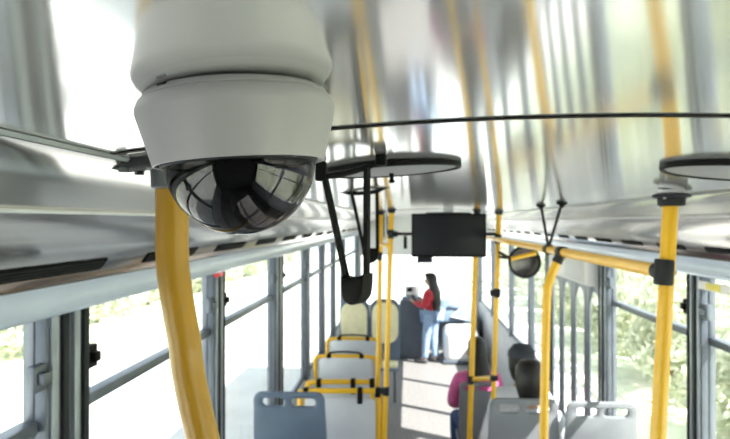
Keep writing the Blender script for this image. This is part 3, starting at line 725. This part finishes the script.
def long_hair(L, g=1.):
    def f(o, hd, fw, sd_):
        Z = Vector((0, 0, 1)); b = -fw
        r = [(hd + Z * .125 + b * .01, .02, .02), (hd + Z * .115 + b * .012, .062, .072), (hd + Z * .075 + b * .016, .092, .098), (hd + Z * .02 + b * .038, .100, .088), (hd - Z * .05 + b * .058, .098, .066),
             (hd - Z * .13 + b * .085, .11, .065), (hd - Z * .24 + b * .115, .13, .06), (hd - Z * (.24 + L * .5) + b * .125, .125, .055), (hd - Z * (.24 + L) + b * .12, .06, .025)]
        loft_hair([(c_, a_ * g, b_) for c_, a_, b_ in r], fw, sd_).build('hair', 'hair', o, (0, 0, 0), sharp=80)
    return f
def short_hair(extra=None):
    def f(o, hd, fw, sd_):
        Z = Vector((0, 0, 1)); b = -fw
        r = [(hd + Z * .13 + b * .005, .02, .02), (hd + Z * .12 + b * .008, .062, .072), (hd + Z * .075 + b * .012, .094, .104), (hd + Z * .02 + b * .030, .102, .092), (hd - Z * .05 + b * .045, .096, .072), (hd - Z * .12 + b * .05, .075, .05), (hd - Z * .15 + b * .05, .05, .035)]
        loft_hair(r, fw, sd_).build('hair', 'hair', o, (0, 0, 0), sharp=80)
        if extra:
            c_ = loft_hair([(hd + Z * .142 + b * .0, .02, .02), (hd + Z * .13, .066, .076), (hd + Z * .085 + b * .006, .102, .112), (hd + Z * .045 + b * .008, .108, .118), (hd + Z * .04 + b * .008, .10, .11)], fw, sd_).build('cap', extra, o, (0, 0, 0), sharp=80)
            MB().box(hd + fw * .145 + Z * .045, (.14, .09, .012), Euler((math.radians(-10), 0, math.atan2(-fw.x, fw.y))).to_matrix(), .005).build('cap_peak', extra, c_)
    return f
seated = mirror_nodes({'pelvis': ((0, .14, .56), 0), 'waist': ((0, .11, .74), 0), 'chest': ((0, .12, .93), 0), 'neck0': ((0, .13, 1.06), 0), 'neck': ((0, .145, 1.11), 0), 'jaw': ((0, .175, 1.165), 0), 'head': ((0, .165, 1.235), 0), 'crown': ((0, .155, 1.29), 0), 'nose': ((0, .268, 1.20), 0),
                       'sh_l': ((-.175, .12, .99), 0), 'el_l': ((-.215, .20, .74), 0), 'wr_l': ((-.12, .42, .66), 0), 'palm_l': ((-.10, .49, .645), 0),
                       'hip_l': ((-.085, .17, .54), 0), 'kn_l': ((-.10, .57, .52), 0), 'an_l': ((-.10, .58, .09), 0), 'toe_l': ((-.11, .72, .05), 0)})
seated = {k: v[0] for k, v in seated.items()}
def seat_fit(px, ptop, Y):                       # where the pelvis base goes so that the crown meets ptop
    q = atY(px, ptop, Y); return q
# passenger nearest: dark hair, dark top with pale collar
q = atY(528, 355, YR1 + .30); s3 = (q.z - (pr1.z - 1.055)) / 1.385
person('seated passenger with black hair in white top, nearest camera', (q.x, YR1 + .11, pr1.z - 1.055), 0, seated, 'white_cloth', 'dark_cloth', short_hair(), s3)
q = atY(478, 333, YR2 + .32); s1 = q.z / 1.385
person('seated passenger in pink jacket with long dark hair', (q.x, YR2 + .12, 0), math.radians(8), seated, 'pink_cloth', 'navy', long_hair(-.06, .86), s1)
q = atY(517, 340, YR2B + .30); s2 = q.z / 1.395
person('seated passenger in pale top and dark cap', (q.x, YR2B + .10, 0), math.radians(-10), seated, 'white_cloth', 'dark_cloth', short_hair('dark_cloth'), s2)
stand = mirror_nodes({'pelvis': ((0, 0, .88), 0), 'waist': ((0, .0, 1.03), 0), 'chest': ((0, -.005, 1.22), 0), 'neck0': ((0, 0, 1.34), 0), 'neck': ((0, .02, 1.39), 0), 'jaw': ((0, .055, 1.43), 0), 'head': ((0, .045, 1.495), 0), 'crown': ((0, .03, 1.55), 0), 'nose': ((0, .145, 1.455), 0),
                      'sh_l': ((-.165, -.01, 1.27), 0), 'el_l': ((-.20, .03, 1.03), 0), 'wr_l': ((-.12, .25, 1.08), 0), 'palm_l': ((-.085, .315, 1.11), 0),
                      'hip_l': ((-.08, 0, .86), 0), 'kn_l': ((-.09, .02, .47), 0), 'an_l': ((-.09, -.02, .08), 0), 'toe_l': ((-.10, .13, .04), 0)})
stand = {k: v[0] for k, v in stand.items()}
stand['kn_l'] = (-.09, .06, .47); stand['an_l'] = (-.09, .08, .08); stand['toe_l'] = (-.10, .22, .04)
g = atZ(432, 363, 0); hh = atY(428, 272, g.y)
wo_s = hh.z / 1.63
woman = person('standing woman in red jacket and pale jeans with long hair', (g.x, g.y, 0), math.radians(62), stand, 'red_cloth', 'jeans', long_hair(.42), wo_s)
Rz = Euler((0, 0, math.radians(62))).to_matrix()
hp = Vector((g.x, g.y, 0)) + Rz @ (Vector((0, .36, 1.14)) * wo_s)
woman.scale = (wo_s * 1.12, wo_s * 1.12, wo_s)
ph = thing('phone', hp, 'dark phone held in hands of standing woman', 'phone')
MB().box(hp, (.07, .010, .14), Rz @ Euler((math.radians(-35), 0, 0)).to_matrix(), .004).build('case', 'black', ph)
MB().box(hp + Rz @ Vector((0, -.0055, .003)), (.062, .002, .128), Rz @ Euler((math.radians(-35), 0, 0)).to_matrix()).build('screen', 'screen', ph)

# ------------------------------------------------------------------ outside
GZ = -.9
tag(MB().b2((-60, -40, GZ - .1), (60, 70, GZ)).build('ground', 'concrete'), 'sunlit pale concrete ground outside the bus', kind='structure')
tag(MB().b2((3.4, -20, GZ), (30, 40, GZ + .06)).build('verge', 'verge', None, (8, 5, GZ)), 'grassy verge outside the right windows', kind='structure')
tag(MB().b2((-30, -20, GZ), (-8.2, 40, GZ + .06)).build('verge', 'verge', None, (-12, 5, GZ)), 'grassy verge outside the left windows', kind='structure')
def bush_mesh(seed, n=3600, leaf=.085):
    rnd = random.Random(seed); vs = []; fs = []
    lobes = [(Vector((rnd.uniform(-.4, .4), -1.0 + 2.0 * (i_ % 5) / 4, rnd.uniform(.3, .7) if i_ < 5 else rnd.uniform(.9, 1.5))), rnd.uniform(.42, .6)) for i_ in range(10)]
    for i in range(n):
        c_, r_ = rnd.choice(lobes); d_ = Vector((rnd.gauss(0, 1), rnd.gauss(0, 1), rnd.gauss(0, 1))).normalized()
        p = c_ + d_ * r_ * rnd.uniform(.7, 1.05)
        if p.z < .05: p.z = rnd.uniform(.05, .3)
        q = (d_ + Vector((rnd.gauss(0, .6), rnd.gauss(0, .6), rnd.gauss(0, .6)))).normalized(); R_ = frame_z(q) @ Euler((0, 0, rnd.uniform(0, 6.3))).to_matrix()
        L = leaf * rnd.uniform(.6, 1.4); k = len(vs)
        vs += [p + R_ @ Vector(t) for t in ((-L, 0, 0), (0, -L * .5, L * .12), (L, 0, 0), (0, L * .5, L * .12))]; fs.append((k, k + 1, k + 2, k + 3))
    me = bpy.data.meshes.new('foliage'); me.from_pydata(vs, [], fs); me.materials.append(MT['leaf']); return me
BM = [bush_mesh(s) for s in range(4)]
TRUNK = MB().tube([(0, 0, 0), (.03, .02, .5), (-.02, .03, 1.0)], [.07, .05, .03], 8).mesh('stem', 'bark')
rnd = random.Random(5)
def bush(x, y, s, label, group):
    o = thing('roadside_bush', (x, y, GZ + .06), label, 'bush', group)
    f_ = bpy.data.objects.new('foliage', rnd.choice(BM)); t_ = bpy.data.objects.new('stem', TRUNK)
    for c_ in (f_, t_): C.objects.link(c_); c_.parent = o
    o.rotation_euler = (0, 0, rnd.choice((0, math.pi))); o.scale = (s, s, s * rnd.uniform(.9, 1.15))
for i in range(12): bush(-9.6 + rnd.uniform(-.3, .3), 7 + i * 4.2, rnd.uniform(1.25, 1.35), 'pale green bush beyond the left windows', 'bushes beyond the left windows')
for i in range(8): bush(5.2 + rnd.uniform(-.2, .2), 5 + i * 3.9, rnd.uniform(1.15, 1.25), 'pale green bush beyond the right windows', 'bushes beyond the right windows')
for i in range(8): bush(9.3 + rnd.uniform(-.2, .2), 7 + i * 5.8, rnd.uniform(1.7, 1.85), 'tall back-row bush beyond the right windows', 'tall bushes beyond the right windows')
